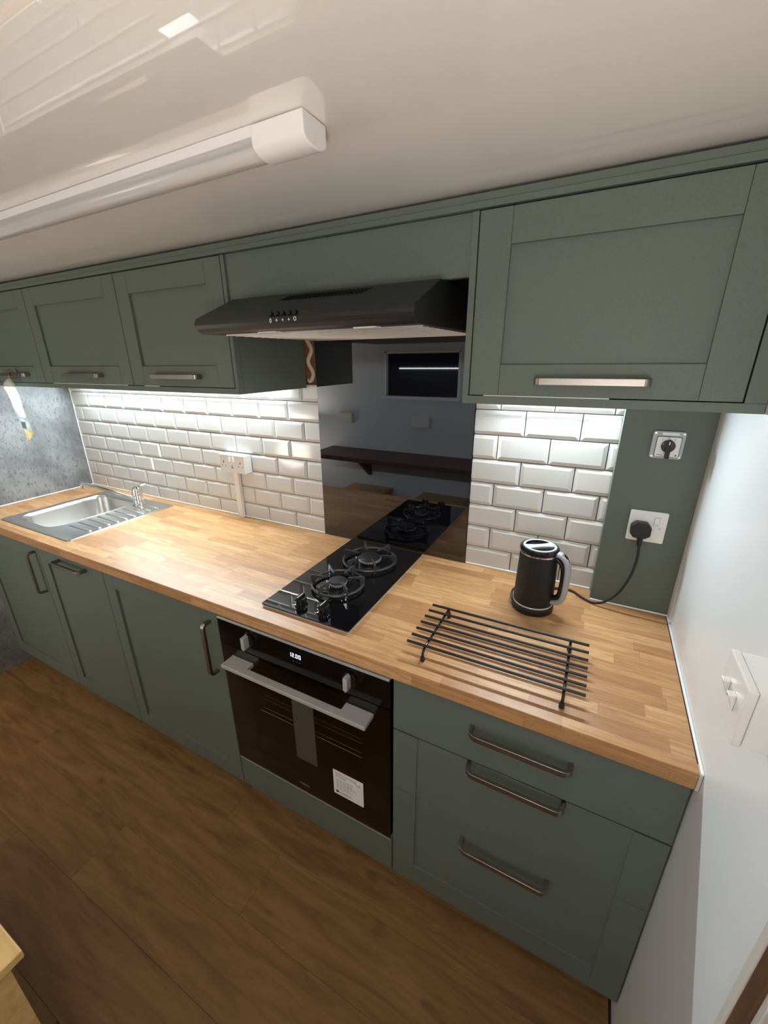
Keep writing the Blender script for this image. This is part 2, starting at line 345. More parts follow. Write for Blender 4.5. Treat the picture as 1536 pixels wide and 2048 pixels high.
# door in the right wall
dr = struct('door_1', B((XR + 0.012, XR + 0.045, DY1 + 0.035, DY0 - 0.05, ZF + 0.005, 0.90)), M['dwood'], 0.002)
obj('frame', B((XR - 0.004, XR + 0.05, DY0 - 0.012, DY0 - 0.0002, ZF, 0.929), (XR - 0.004, XR + 0.05, DY1, DY1 + 0.03, ZF, 0.929), (XR - 0.004, XR + 0.05, DY1, DY0, 0.90, 0.929)), M['seal2'], dr, 0.002)
obj('frame_edge', B((XR - 0.001, XR + 0.05, DY0 - 0.033, DY0 - 0.012, ZF, 0.90)), M['dwood'], dr, 0.001)
obj('stop_bead', B((XR + 0.004, XR + 0.05, DY0 - 0.043, DY0 - 0.033, ZF, 0.90)), M['seal2'], dr, 0.001)
# ---------------------------------------------------------------- worktop with sink cut-out
BX0, BX1, BY0, BY1 = -1.405, -1.095, -0.505, -0.105      # sink bowl
def slab(bm, xs, ys, z0, z1, hole):
    V = {}
    def vt(i, j, t):
        if (i, j, t) not in V: V[(i, j, t)] = bm.verts.new((xs[i], ys[j], z1 if t else z0))
        return V[(i, j, t)]
    nx, ny = len(xs) - 1, len(ys) - 1
    solid = lambda i, j: 0 <= i < nx and 0 <= j < ny and (i, j) != hole
    for i in range(nx):
        for j in range(ny):
            if not solid(i, j): continue
            bm.faces.new([vt(i, j, 1), vt(i + 1, j, 1), vt(i + 1, j + 1, 1), vt(i, j + 1, 1)]); bm.faces.new([vt(i, j, 0), vt(i, j + 1, 0), vt(i + 1, j + 1, 0), vt(i + 1, j, 0)])
            for di, dj, a, b in ((-1, 0, (i, j + 1), (i, j)), (1, 0, (i + 1, j), (i + 1, j + 1)), (0, -1, (i, j), (i + 1, j)), (0, 1, (i + 1, j + 1), (i, j + 1))):
                if not solid(i + di, j + dj): bm.faces.new([vt(*a, 0), vt(*b, 0), vt(*b, 1), vt(*a, 1)])
    bmesh.ops.recalc_face_normals(bm, faces=bm.faces)
bm = bmesh.new(); slab(bm, [XL + 0.001, BX0 - 0.012, BX1 + 0.012, XR - 0.006], [-0.600, BY0 - 0.012, BY1 + 0.012, -0.0015], -0.038, 0.0, (1, 1))
wt = obj('worktop', bm, M['wood'], bevel=0.0015)
tag(wt, 'long oak effect butcher block worktop running under sink and hob', 'worktop')
bm = B((XR - 0.0058, XR - 0.001, -0.6005, -0.575, -0.038, -0.0015)); obj('end_strip', bm, M['seal2'], wt)['label'] = 'pale filler strip at the worktop end'
# green boarding with sockets, right of the tiles
pn = obj('boxing_panel', B((PX, XR - 0.0005, -0.070, -0.0005, 0.0008, 0.582)), M['green'], bevel=0.001)
tag(pn, 'raised sage green wall panel carrying rotary switch and kettle socket', 'wall panel')
# ---------------------------------------------------------------- kitchen units
def shaker(bm, x0, x1, z0, z1, yb, yf, sl=0.064, sr=0.064, rt=0.064, rb=0.064, rec=0.008, gap=0.0004):
    box(bm, x0, x0 + sl, yf, yb, z0, z1); box(bm, x1 - sr, x1, yf, yb, z0, z1)
    if rt: box(bm, x0 + sl + gap, x1 - sr - gap, yf, yb, z1 - rt, z1)
    if rb: box(bm, x0 + sl + gap, x1 - sr - gap, yf, yb, z0, z0 + rb)
    box(bm, x0 + sl - 0.002, x1 - sr + 0.002, yf + rec, yb - 0.001, z0 + (rb - 0.002 if rb else 0.0), z1 - (rt - 0.002 if rt else 0.0))
def bow(bm, p0, p1, out, r=0.0055, rad=0.012, flat=0.0045):
    r *= 1.25
    """D handle: foot p0, foot p1, projecting by vector out"""
    p0, p1, out = Vector(p0), Vector(p1), Vector(out); d = (p1 - p0).normalized(); o = out.normalized(); L = out.length; pts = [p0]
    for k in range(6):
        a = math.pi / 2 * k / 5; pts.append(p0 + o * (L - rad) + d * rad + (o * math.sin(a) - d * math.cos(a)) * rad)
    for k in range(6):
        a = math.pi / 2 * k / 5; pts.append(p1 + o * (L - rad) - d * rad + (o * math.cos(a) + d * math.sin(a)) * rad)
    pts.append(p1)
    s = d.cross(o).normalized(); rings = []; n = len(pts)
    for i, p in enumerate(pts):
        t = (pts[min(i + 1, n - 1)] - pts[max(i - 1, 0)]).normalized(); q = s.cross(t).normalized()
        rings.append([bm.verts.new(p + s * a * r + q * b * flat) for a, b in ((-1, -1), (1, -1), (1, 1), (-1, 1))])
    for A, C in zip(rings, rings[1:]):
        for k in range(4): bm.faces.new((A[k], A[(k + 1) % 4], C[(k + 1) % 4], C[k]))
    bm.faces.new(rings[0]); bm.faces.new(rings[-1][::-1]); bmesh.ops.recalc_face_normals(bm, faces=bm.faces)
UZ0, UDZ0, UDZ1, UY = 0.583, 0.6025, 0.9555, -0.350
UG = 'wall cabinets'
def wall_cab(x0, x1, label, dx0, dx1, hx0, hx1, gapx=None):
    t = thing('wall_cabinet', label, 'cabinet', ((x0 + x1) / 2, -0.17, UZ0), UG)
    obj('body', B((x0, x0 + 0.016, UY + 0.022, -0.012, UZ0, 0.965), (x1 - 0.016, x1, UY + 0.022, -0.012, UZ0, 0.965), (x0 + 0.016, x1 - 0.016, UY + 0.022, -0.012, UZ0, UZ0 + 0.016),
                  (x0 + 0.016, x1 - 0.016, UY + 0.022, -0.012, 0.945, 0.965), (x0 + 0.016, x1 - 0.016, -0.022, -0.012, UZ0 + 0.016, 0.945)), M['green'], t)
    fr = [(x0, x1, UY, UY + 0.0215, UZ0, UDZ0 - 0.002)]
    if dx0 - x0 > 0.004: fr.append((x0, dx0 - 0.002, UY, UY + 0.0215, UDZ0 - 0.002, 0.957))
    if x1 - dx1 > 0.004: fr.append((dx1 + 0.002, x1, UY, UY + 0.0215, UDZ0 - 0.002, 0.957))
    obj('face_frame', B(*fr), M['green'], t, 0.0008)
    if gapx: obj('carcass_edge', B((gapx[0], gapx[1], UY + 0.0015, UY + 0.004, UDZ0 - 0.003, UDZ0 - 0.0003)), M['seal'], t)['label'] = 'white carcass edge showing under the door'  # thin white strip as the carcass edge below the door
    bm = bmesh.new(); shaker(bm, dx0 + 0.0008, dx1 - 0.0008, UDZ0, UDZ1, UY + 0.0205, UY - 0.001)
    d = obj('door', bm, M['green'], t, 0.0009)
    bm = bmesh.new(); bow(bm, (hx0, UY - 0.001, 0.634), (hx1, UY - 0.001, 0.634), (0, -0.024, 0), 0.0055, 0.007)
    obj('handle', bm, M['nickel'], d, 0.0008)['label'] = 'brushed metal bar handle'
    return t
wall_cab(XL + 0.001, -1.1530, 'leftmost sage green wall cabinet, over the grey wall corner', XL + 0.004, -1.1535, -1.47, -1.27)
wall_cab(-1.1520, -0.5565, 'sage green wall cabinet in the middle of the left run', -1.1515, -0.5570, -0.965, -0.735, (-1.10, -0.60))
wall_cab(-0.5555, -0.0470, 'sage green wall cabinet next to the cooker hood, left side', -0.5550, -0.0620, -0.425, -0.205, (-0.50, -0.42))
wall_cab(0.6515, XR - 0.001, 'large sage green wall cabinet right of the cooker hood', 0.6675, 1.1580, 0.812, 1.010, (0.70, 0.95))
tag(obj('cornice', B((XL + 0.001, XR - 0.001, UY - 0.005, UY + 0.014, 0.959, 0.971), (XL + 0.001, XR - 0.001, UY - 0.002, UY + 0.014, 0.971, 0.985), (XL + 0.001, XR - 0.001, UY + 0.030, UY + 0.04, 0.966, ZC - 0.0005)), M['green'], bevel=0.001), 'sage green cornice strip along the top of wall cabinets', 'cornice')
tag(obj('fascia_panel', B((-0.0465, 0.651, UY + 0.006, UY + 0.024, 0.842, 0.9575)), M['green'], bevel=0.0008), 'plain sage green panel above the cooker hood', 'panel')
for nm, xa, xb, lab in (('led_strip', -1.55, -0.13, 'long white light strip under the left wall cabinets'), ('led_strip', 0.67, 0.985, 'short white light strip under the right wall cabinet')):
    tag(obj(nm, B((xa, xb, -0.048, -0.022, 0.575, 0.5825)), M['led']), lab, 'light')
# base units
BZ0, BZ1, BY = -0.785, -0.046, -0.582
BG = 'base cabinets'
def carcass(x0, x1, t, open_top=False):
    bs = [(x0, x0 + 0.016, -0.560, -0.02, BZ0 + 0.004, -0.042), (x1 - 0.016, x1, -0.560, -0.02, BZ0 + 0.004, -0.042), (x0 + 0.016, x1 - 0.016, -0.560, -0.02, BZ0 + 0.004, BZ0 + 0.02), (x0 + 0.016, x1 - 0.016, -0.03, -0.02, BZ0 + 0.02, -0.042), (x0 + 0.016, x1 - 0.016, -0.560, -0.520, -0.058, -0.042)]
    obj('carcass', B(*bs), M['black'], t)
def base_door(x0, x1, label, h0, h1, hvec, cx0=None):
    t = thing('base_cabinet', label, 'cabinet', ((x0 + x1) / 2, -0.29, BZ0), BG); carcass(x0 + 0.001, x1 - 0.001, t)
    bm = bmesh.new(); shaker(bm, x0 + 0.0015, x1 - 0.0015, BZ0, BZ1, BY + 0.02, BY, 0.058, 0.072, 0.068, 0.068)
    d = obj('door', bm, M['green'], t, 0.0009)
    bm = bmesh.new(); bow(bm, h0, h1, hvec, 0.0055, 0.013)
    obj('handle', bm, M['nickel'], d, 0.0008, smooth=True)['label'] = 'brushed metal bow handle'
base_door(XL + 0.001, -1.090, 'leftmost sage green base cabinet, below the sink', (-1.122, BY, -0.080), (-1.122, BY, -0.272), (0, -0.030, 0))
base_door(-1.090, -0.620, 'sage green base cabinet door with a level handle, second from left', (-0.925, BY, -0.078), (-0.735, BY, -0.078), (0, -0.030, 0))
base_door(-0.620, -0.0185, 'wide sage green base cabinet just left of the oven', (-0.055, BY, -0.092), (-0.055, BY, -0.284), (0, -0.030, 0))
# drawers
t = thing('drawer_unit', 'sage green unit of three drawers right of the oven', 'drawers', (0.89, -0.29, BZ0), BG); DX0, DX1 = 0.5895, 1.1880
carcass(DX0, DX1, t)
obj('gap_shade', B((DX0 + 0.002, DX1 - 0.001, BY + 0.004, BY + 0.018, -0.2170, -0.2115), (DX0 + 0.070, DX1 - 0.066, BY + 0.0065, BY + 0.018, -0.4285, -0.4235)), M['black'], t)  # black strips painting in the shade of the gaps between drawer fronts
for nm, za, zb, rt, rb, hz in (('drawer', -0.2112, -0.046, 0, 0, -0.108), ('drawer', -0.4235, -0.2170, 0, 0, -0.222), ('drawer', BZ0, -0.4262, 0, 0.078, -0.492)):
    bm = bmesh.new()
    if hz == -0.108: box(bm, DX0 + 0.001, DX1, BY, BY + 0.02, za, zb)
    else: shaker(bm, DX0 + 0.001, DX1, za, zb, BY + 0.02, BY, 0.067, 0.062, rt, rb, 0.0025 if hz == -0.222 else 0.004)
    d = obj(nm, bm, M['green'], t, 0.0009)
    bm = bmesh.new(); bow(bm, (0.790, BY + 0.003, hz), (0.996, BY + 0.003, hz), (0, -0.031, 0), 0.0055, 0.016)
    obj('handle', bm, M['nickel'], d, 0.0008, smooth=True)['label'] = 'brushed metal bow handle'
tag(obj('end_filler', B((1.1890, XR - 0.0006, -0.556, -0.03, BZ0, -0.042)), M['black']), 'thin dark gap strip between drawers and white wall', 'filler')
tag(obj('filler_panel', B((-0.0165, 0.5865, BY + 0.001, BY + 0.019, BZ0, -0.6525)), M['green'], bevel=0.0009), 'low sage green panel under the oven', 'panel')
struct('baseboard_back', B((XL + 0.001, XR - 0.001, -0.535, -0.518, ZF, BZ0 - 0.001)), M['green'], 0.001)
# ---------------------------------------------------------------- oven
t = thing('oven', 'built-in black glass oven with silver bar handle and lit clock', 'oven', (0.285, -0.3, -0.65)); OX0, OX1, OY = -0.013, 0.584, -0.586
obj('housing', B((OX0 + 0.015, OX0 + 0.02, -0.56, -0.05, -0.645, -0.07), (OX1 - 0.02, OX1 - 0.015, -0.56, -0.05, -0.645, -0.07), (OX0 + 0.02, OX1 - 0.02, -0.56, -0.05, -0.645, -0.635), (OX0 + 0.02, OX1 - 0.02, -0.06, -0.05, -0.635, -0.07), (OX0 + 0.02, OX1 - 0.02, -0.565, -0.05, -0.17, -0.07)), M['black'], t)
cp = obj('control_panel', B((OX0, OX1, OY, -0.565, -0.1545, -0.0655)), M['ovenp'], t, 0.001)
obj('top_trim', B((OX0, OX1 - 0.003, OY - 0.001, -0.565, -0.0650, -0.0560)), M['alu'], t, 0.001)['label'] = 'silver strip under the worktop edge'
obj('bottom_trim', B((OX0, OX1, OY + 0.002, -0.565, -0.6500, -0.6440)), M['alu'], t)
dg = obj('door', B((OX0, OX1, OY, OY + 0.004, -0.6430, -0.1570)), M['oring'], t, 0.001)
obj('door_core', B((OX0 + 0.002, 0.085, OY + 0.0045, -0.568, -0.641, -0.159), (0.495, OX1 - 0.002, OY + 0.0045, -0.568, -0.641, -0.159), (0.085, 0.495, OY + 0.0045, -0.568, -0.225, -0.159), (0.085, 0.495, OY + 0.0045, -0.568, -0.641, -0.555)), M['black'], dg)
for zz in (-0.343, -0.398):
    bm = bmesh.new(); tube(bm, [(0.10, -0.562, zz), (0.49, -0.562, zz)], 0.0014, 6); tube(bm, [(0.10, -0.552, zz + 0.004), (0.49, -0.552, zz + 0.004)], 0.0014, 6)
    obj('rack', bm, M['chrome'], t)
obj('upright_strip', B((0.246, 0.325, -0.5730, -0.5722, -0.515, -0.262)), M['gstrip'], dg)['label'] = 'grey vertical strip behind the oven glass'  # plain grey upright strip just behind the door glass
bm = bmesh.new(); zh0, zh1 = -0.199, -0.187
prism(bm, [(0.034, OY - 0.0005), (0.034, -0.636), (0.536, -0.636), (0.536, OY - 0.0005), (0.452, OY - 0.0005), (0.452, -0.613), (0.120, -0.613), (0.120, OY - 0.0005)], 2, zh0, zh1)
obj('handle', bm, M['alu'], dg, 0.001)['label'] = 'flat silver bar handle with block ends'
for kx in (0.113, 0.467):
    bm = bmesh.new(); lathe(bm, [(0.021, 0), (0.021, 0.004), (0.018, 0.005), (0.018, 0.007)], (kx, OY, -0.102), 28, 'y')
    k = obj('knob', bm, M['gloss'], cp, smooth=True)
    bm = B((kx - 0.0065, kx + 0.0065, OY - 0.027, OY - 0.007, -0.126, -0.078)); bmesh.ops.bevel(bm, geom=[e for e in bm.edges if abs(e.verts[0].co.y - e.verts[1].co.y) > 0.01], offset=0.005, segments=3, affect='EDGES')
    obj('grip', bm, M['alu'], k, 0.001)
# clock digits, seven segments
def seg_digit(bm, x, z, ch, w_=0.0072, h_=0.0135, th=0.0017):
    on = {'1': 'bc', '2': 'abged', '0': 'abcdef'}[ch]; hw, hh = w_ / 2, h_ / 2
    R_ = {'a': (-hw, hw, hh - th, hh), 'g': (-hw, hw, -th / 2, th / 2), 'd': (-hw, hw, -hh, -hh + th), 'b': (hw - th, hw, 0, hh), 'c': (hw - th, hw, -hh, 0), 'f': (-hw, -hw + th, 0, hh), 'e': (-hw, -hw + th, -hh, 0)}
    for s in on:
        a, b, c, d = R_[s]; box(bm, x + a, x + b, OY - 0.0006, OY - 0.0001, z + c, z + d)
bm = bmesh.new()
for i, (ch, xx) in enumerate(zip('1200', (0.2690, 0.2795, 0.2925, 0.3030))): seg_digit(bm, xx, -0.0965, ch)
box(bm, 0.2855, 0.2870, OY - 0.0006, OY - 0.0001, -0.1030, -0.1015)
obj('clock_digits', bm, M['disp'], cp)['label'] = 'lit clock digits reading 12.00'
obj('touch_marks', B(*[(x_, x_ + 0.003, OY - 0.0005, OY - 0.0001, -0.117, -0.1155) for x_ in (0.278, 0.289, 0.300)]), M['inkg'], cp)
text('logo', 'THERMA', 0.0095, (0.258, OY - 0.0003, -0.611), RY, M['inkg'], dg)
st = obj('sticker', B((0.393, 0.497, OY - 0.0008, OY - 0.0001, -0.567, -0.468)), M['paper'], dg); st['label'] = 'white notice sticker with red heading'
def stick(s, size, x_, z_, m): text('print', s, size, (x_, OY - 0.0009, z_), RY, m, dg, 0.0001)
stick('REGISTER', 0.0105, 0.401, -0.4835, M['red']); stick('YOUR', 0.0105, 0.446, -0.4835, M['ink']); stick('ACTI', 0.0105, 0.401, -0.4940, M['red']); stick('ON', 0.0105, 0.421, -0.4940, M['ink'])
for i, wd in enumerate((0.060, 0.054, 0.066, 0.070, 0.050, 0.058)): obj('print', B(*[(0.403 + k * 0.0118, min(0.403 + k * 0.0118 + 0.0095, 0.403 + wd), OY - 0.001, OY - 0.0008, -0.5035 - i * 0.0070, -0.5012 - i * 0.0070) for k in range(int(wd / 0.0118) + 1)]), M['inkg'], dg)
stick('THERMA', 0.0105, 0.414, -0.558, M['ink']); obj('print', B((0.401, 0.411, OY - 0.001, OY - 0.0008, -0.5585, -0.549)), M['ink'], dg)
obj('print', B((0.468, 0.489, OY - 0.001, OY - 0.0008, -0.4995, -0.476)), M['seal'], dg)
bm = bmesh.new(); tube(bm, [(0.471, OY - 0.0012, -0.480), (0.476, OY - 0.0012, -0.492), (0.481, OY - 0.0012, -0.486), (0.486, OY - 0.0012, -0.482), (0.486, OY - 0.0012, -0.492), (0.479, OY - 0.0012, -0.493)], 0.0007, 5); obj('print', bm, M['ink'], dg)
# ---------------------------------------------------------------- cooker hood
t = thing('cooker_hood', 'matt black slimline cooker hood over the gas hob', 'cooker hood', (0.3, -0.25, 0.742)); HX0, HX1 = 0.0, 0.600
prof = [(-0.005, 0.747), (-0.497, 0.745), (-0.508, 0.749), (-0.516, 0.756), (-0.520, 0.764), (-0.519, 0.772), (-0.512, 0.781), (-0.377, 0.839), (-0.005, 0.839)]
bm = bmesh.new(); prism(bm, prof, 0, HX0, HX1); hb = obj('hood_body', bm, M['blackp'], t, 0.0015)
obj('filter_panel', B((0.032, 0.590, -0.448, -0.030, 0.7435, 0.7460)), M['filt'], t)['label'] = 'pale metal grease filter under the hood'
bm = bmesh.new()
for i in range(13): box(bm, 0.032 + 0.0, 0.590, -0.448 + i * 0.0335, -0.445 + i * 0.0335, 0.7425, 0.7436)
obj('filter_ribs', bm, M['filt'], t)
for lx in (0.175, 0.445): obj('lamp_lens', B((lx, lx + 0.055, -0.485, -0.460, 0.7425, 0.7455)), M['white'], t, 0.001)['label'] = 'white lamp cover'
nrm = Vector((0, -0.058, 0.135)).normalized(); slope = Vector((0, 0.135, 0.058)).normalized()
for i in range(22):
    bx = 0.205 + i * 0.0108; p = Vector((bx, -0.428, 0.8171)); bm = bmesh.new()
    a = p; b = p + slope * 0.036 + Vector((0.010, 0, 0)); u = Vector((0.0022, 0, 0)); q = nrm * 0.0006
    vs = [bm.verts.new(v) for v in (a - u + q, a + u + q, b + u + q, b - u + q, a - u - q, a + u - q, b + u - q, b - u - q)]
    for f in ((0, 1, 2, 3), (7, 6, 5, 4), (0, 4, 5, 1), (1, 5, 6, 2), (2, 6, 7, 3), (3, 7, 4, 0)): bm.faces.new([vs[k] for k in f])
    obj('vent_slot', bm, M['black'], hb)
for i in range(5):
    bx = 0.250 + i * 0.0172; bm = bmesh.new(); lathe(bm, [(0.0058, -0.003), (0.0058, 0.005), (0.0048, 0.006)], (bx, -0.5165, 0.7785), 18, 'y')
    obj('button', bm, M['gloss'], hb, smooth=True)
for i, s in enumerate('0+++'): text('button_mark', s, 0.013, (0.2475 + i * 0.0172, -0.5210, 0.7600), RY, M['paper'], hb, 0.0003)
bm = bmesh.new(); tube(bm, [(0.3195 + 0.0032 * math.cos(a), -0.5208, 0.7655 + 0.0038 * math.sin(a)) for a in [k * math.pi / 5 for k in range(10)]], 0.0008, 5, True); obj('button_mark', bm, M['paper'], hb)
# glass splashback
tag(obj('splashback', B((0.0, 0.595, -0.0125, -0.0065, 0.002, 0.770)), M['splash'], bevel=0.0006), 'tall glossy black glass splashback behind the hob', 'splashback')
# ---------------------------------------------------------------- gas hob
t = thing('gas_hob', 'two-burner black glass gas hob set in the worktop', 'hob', (0.291, -0.29, 0.0)); GX0, GX1, GY0, GY1 = 0.141, 0.442, -0.547, -0.028
bm = bmesh.new(); prism(bm, rrect(GX0 + 0.002, GX1 - 0.002, GY0 + 0.002, GY1 - 0.002, 0.005), 2, 0.0002, 0.0060); obj('rim', bm, M['alu'], t)['label'] = 'thin silver rim'
bm = bmesh.new(); prism(bm, rrect(GX0, GX1, GY0, GY1, 0.006), 2, 0.0060, 0.0105); gl = obj('glass_plate', bm, M['blackg'], t, 0.0012)
ZG = 0.0105
def burner(cx, cy, R, cr, n, a0):
    b = obj('burner', (lambda bm: (lathe(bm, [(cr * 1.35, ZG - 0.001), (cr * 1.3, ZG + 0.002), (cr * 0.95, ZG + 0.003), (cr * 0.95, ZG + 0.008)], (cx, cy, 0)), bm)[1])(bmesh.new()), M['gloss'], t, smooth=True)
    bm = bmesh.new(); lathe(bm, [(cr * 0.86, ZG + 0.0082), (cr * 0.98, ZG + 0.010), (cr, ZG + 0.0165), (cr * 0.9, ZG + 0.0168)], (cx, cy, 0), 48); obj('flame_ring', bm, M['alu'], b, smooth=True)['label'] = 'shiny silver flame ring'
    bm = bmesh.new()
    for k in range(24):
        a = 2 * math.pi * k / 24; c_, s_ = math.cos(a), math.sin(a); tube(bm, [(cx + c_ * cr * 1.005, cy + s_ * cr * 1.005, ZG + 0.0115), (cx + c_ * cr * 1.005, cy + s_ * cr * 1.005, ZG + 0.0155)], 0.0011, 4)
    obj('flame_ports', bm, M['black'], b)
    bm = bmesh.new(); lathe(bm, [(cr * 0.93, ZG + 0.0170), (cr * 0.95, ZG + 0.0200), (cr * 0.86, ZG + 0.0225), (cr * 0.3, ZG + 0.0232)], (cx, cy, 0), 48); obj('burner_cap', bm, M['blackm'], b, smooth=True)
    bm = bmesh.new(); tube(bm, [(cx - cr * 1.18, cy - cr * 0.3, ZG), (cx - cr * 1.18, cy - cr * 0.3, ZG + 0.014)], 0.0022, 8); obj('igniter', bm, M['white'], b)
    g = obj('pan_support', (lambda bm: (tube(bm, [(cx + R * math.cos(2 * math.pi * k / 48), cy + R * math.sin(2 * math.pi * k / 48), ZG + 0.0115) for k in range(48)], 0.0042, 6, True, ry=0.0042), bm)[1])(bmesh.new()), M['cast'], t, smooth=True)
    for k in range(n):
        a = math.radians(a0 + 360 * k / n); c_, s_ = math.cos(a), math.sin(a); bm = bmesh.new(); per = Vector((-s_, c_, 0)) * 0.0028
        P = [(R + 0.004, ZG + 0.001), (R + 0.005, ZG + 0.033), (R + 0.001, ZG + 0.038), (R * 0.42, ZG + 0.032), (R * 0.42, ZG + 0.0278), (R - 0.012, ZG + 0.027), (R - 0.008, ZG + 0.001)]
        F = [bm.verts.new(Vector((cx + c_ * r_, cy + s_ * r_, z_)) + per) for r_, z_ in P]; K = [bm.verts.new(Vector((cx + c_ * r_, cy + s_ * r_, z_)) - per) for r_, z_ in P]
        bm.faces.new(F); bm.faces.new(K[::-1])
        for i in range(len(P)): bm.faces.new((F[i], K[i], K[(i + 1) % len(P)], F[(i + 1) % len(P)]))
        bmesh.ops.recalc_face_normals(bm, faces=bm.faces); obj('prong', bm, M['cast'], g, 0.0006)
burner(0.290, -0.362, 0.081, 0.030, 6, 22); burner(0.300, -0.172, 0.092, 0.041, 6, 10)
for kx, ky in ((0.252, -0.500), (0.334, -0.503)):
    bm = bmesh.new(); lathe(bm, [(0.0195, ZG - 0.001), (0.019, ZG + 0.003), (0.0145, ZG + 0.005), (0.0135, ZG + 0.014), (0.0175, ZG + 0.017), (0.0165, ZG + 0.024)], (kx, ky, 0), 28)
    k = obj('knob', bm, M['gloss'], t, smooth=True)
    bm = B((kx - 0.0045, kx + 0.0045, ky - 0.0155, ky + 0.0155, ZG + 0.020, ZG + 0.031)); obj('grip', bm, M['gloss'], k, 0.001)
    obj('pointer', B((kx - 0.0008, kx + 0.0008, ky - 0.0155, ky + 0.013, ZG + 0.0310, ZG + 0.0313)), M['paper'], k)
    for dx_, dy_ in ((-0.027, 0.003), (-0.022, -0.014), (-0.020, 0.016)): obj('dial_mark', B((kx + dx_, kx + dx_ + 0.004, ky + dy_, ky + dy_ + 0.004, ZG + 0.0001, ZG + 0.0004)), M['paper'], gl)
# ---------------------------------------------------------------- sink
t = thing('sink', 'stainless steel inset sink with ribbed drainer to its right', 'sink', (-1.165, -0.305, -0.14)); SX0, SX1, SY0, SY1 = -1.450, -0.882, -0.552, -0.058
def ring_faces(bm, A, C):
    n = len(A)
    for i in range(n): bm.faces.new((A[i], A[(i + 1) % n], C[(i + 1) % n], C[i]))
def rr_ring(bm, x0, x1, y0, y1, r, z): return [bm.verts.new((a, b, z)) for a, b in rrect(x0, x1, y0, y1, r, 8)]
bm = bmesh.new()
rings = [rr_ring(bm, BX0 - 0.004, BX1 + 0.004, BY0 - 0.004, BY1 + 0.004, 0.065, 0.0042), rr_ring(bm, BX0, BX1, BY0, BY1, 0.062, 0.001), rr_ring(bm, BX0 + 0.004, BX1 - 0.004, BY0 + 0.004, BY1 - 0.004, 0.058, -0.012),
         rr_ring(bm, BX0 + 0.012, BX1 - 0.012, BY0 + 0.012, BY1 - 0.012, 0.055, -0.110), rr_ring(bm, BX0 + 0.026, BX1 - 0.026, BY0 + 0.026, BY1 - 0.026, 0.045, -0.128), rr_ring(bm, BX0 + 0.06, BX1 - 0.06, BY0 + 0.06, BY1 - 0.06, 0.03, -0.132)]
for A, C in zip(rings, rings[1:]): ring_faces(bm, A, C)
bm.faces.new(rings[-1]); bowl = obj('bowl', bm, M['steel'], t, smooth='all')
bm = bmesh.new(); lathe(bm, [(0.040, -0.1318), (0.040, -0.1298), (0.030, -0.1296), (0.028, -0.134)], (-1.25, -0.30, 0)); obj('waste', bm, M['chrome'], bowl, smooth=True)
# rim plate with the bowl opening: bridge the bowl outline to the outer outline
bm = bmesh.new(); z1 = 0.0042
O = rr_ring(bm, SX0, SX1, SY0, SY1, 0.012, 0.0004); O1 = rr_ring(bm, SX0 + 0.002, SX1 - 0.002, SY0 + 0.002, SY1 - 0.002, 0.012, 0.0034); O2 = rr_ring(bm, SX0 + 0.008, SX1 - 0.008, SY0 + 0.008, SY1 - 0.008, 0.012, 0.0050); O3 = rr_ring(bm, SX0 + 0.016, SX1 - 0.016, SY0 + 0.016, SY1 - 0.016, 0.02, 0.0026)
ring_faces(bm, O, O1); ring_faces(bm, O1, O2); ring_faces(bm, O2, O3)
I = rr_ring(bm, BX0 - 0.004, BX1 + 0.004, BY0 - 0.004, BY1 + 0.004, 0.065, 0.0042); I2 = rr_ring(bm, BX0 - 0.010, BX1 + 0.010, BY0 - 0.010, BY1 + 0.010, 0.068, 0.0026); ring_faces(bm, I, I2); ring_faces(bm, I2, O3)
bmesh.ops.recalc_face_normals(bm, faces=bm.faces); obj('rim', bm, M['steel'], t, smooth=True)
for i in range(9):
    yy = -0.447 + i * 0.0405; bm = bmesh.new(); x0_ = -1.070 if yy < -0.17 else -1.02
    prism(bm, [(yy - 0.008, 0.0024), (yy - 0.005, 0.0050), (yy + 0.005, 0.0050), (yy + 0.008, 0.0024)], 0, x0_, -0.914); obj('drainer_rib', bm, M['steel'], t, 0.001, smooth=True)
# tap
t = thing('mixer_tap', 'chrome mixer tap with long spout swung over the sink', 'tap', (-1.057, -0.128, 0.0026))
bm = bmesh.new(); lathe(bm, [(0.029, 0.0027), (0.029, 0.006), (0.025, 0.010), (0.0225, 0.030), (0.0235, 0.050), (0.0240, 0.062), (0.020, 0.070)], (-1.057, -0.128, 0)); obj('body', bm, M['chrome'], t, smooth=True)
bm = bmesh.new(); tube(bm, [(-1.057, -0.128, 0.064), (-1.057, -0.126, 0.082), (-1.056, -0.120, 0.094)], [0.023, 0.023, 0.015], 20)
tube(bm, smooth_path([(-1.056, -0.122, 0.090), (-1.050, -0.106, 0.098), (-1.042, -0.086, 0.101)], 5), 0.008, 10, ry=0.004); obj('lever', bm, M['chrome'], t, smooth=True)
bm = bmesh.new(); tube(bm, smooth_path([(-1.065, -0.132, 0.032), (-1.10, -0.142, 0.040), (-1.20, -0.165, 0.062), (-1.30, -0.186, 0.080), (-1.37, -0.200, 0.088), (-1.395, -0.205, 0.086)], 7), 0.0085, 16)
tube(bm, [(-1.390, -0.204, 0.088), (-1.391, -0.204, 0.066)], 0.0095, 16); obj('spout', bm, M['chrome'], t, smooth=True)
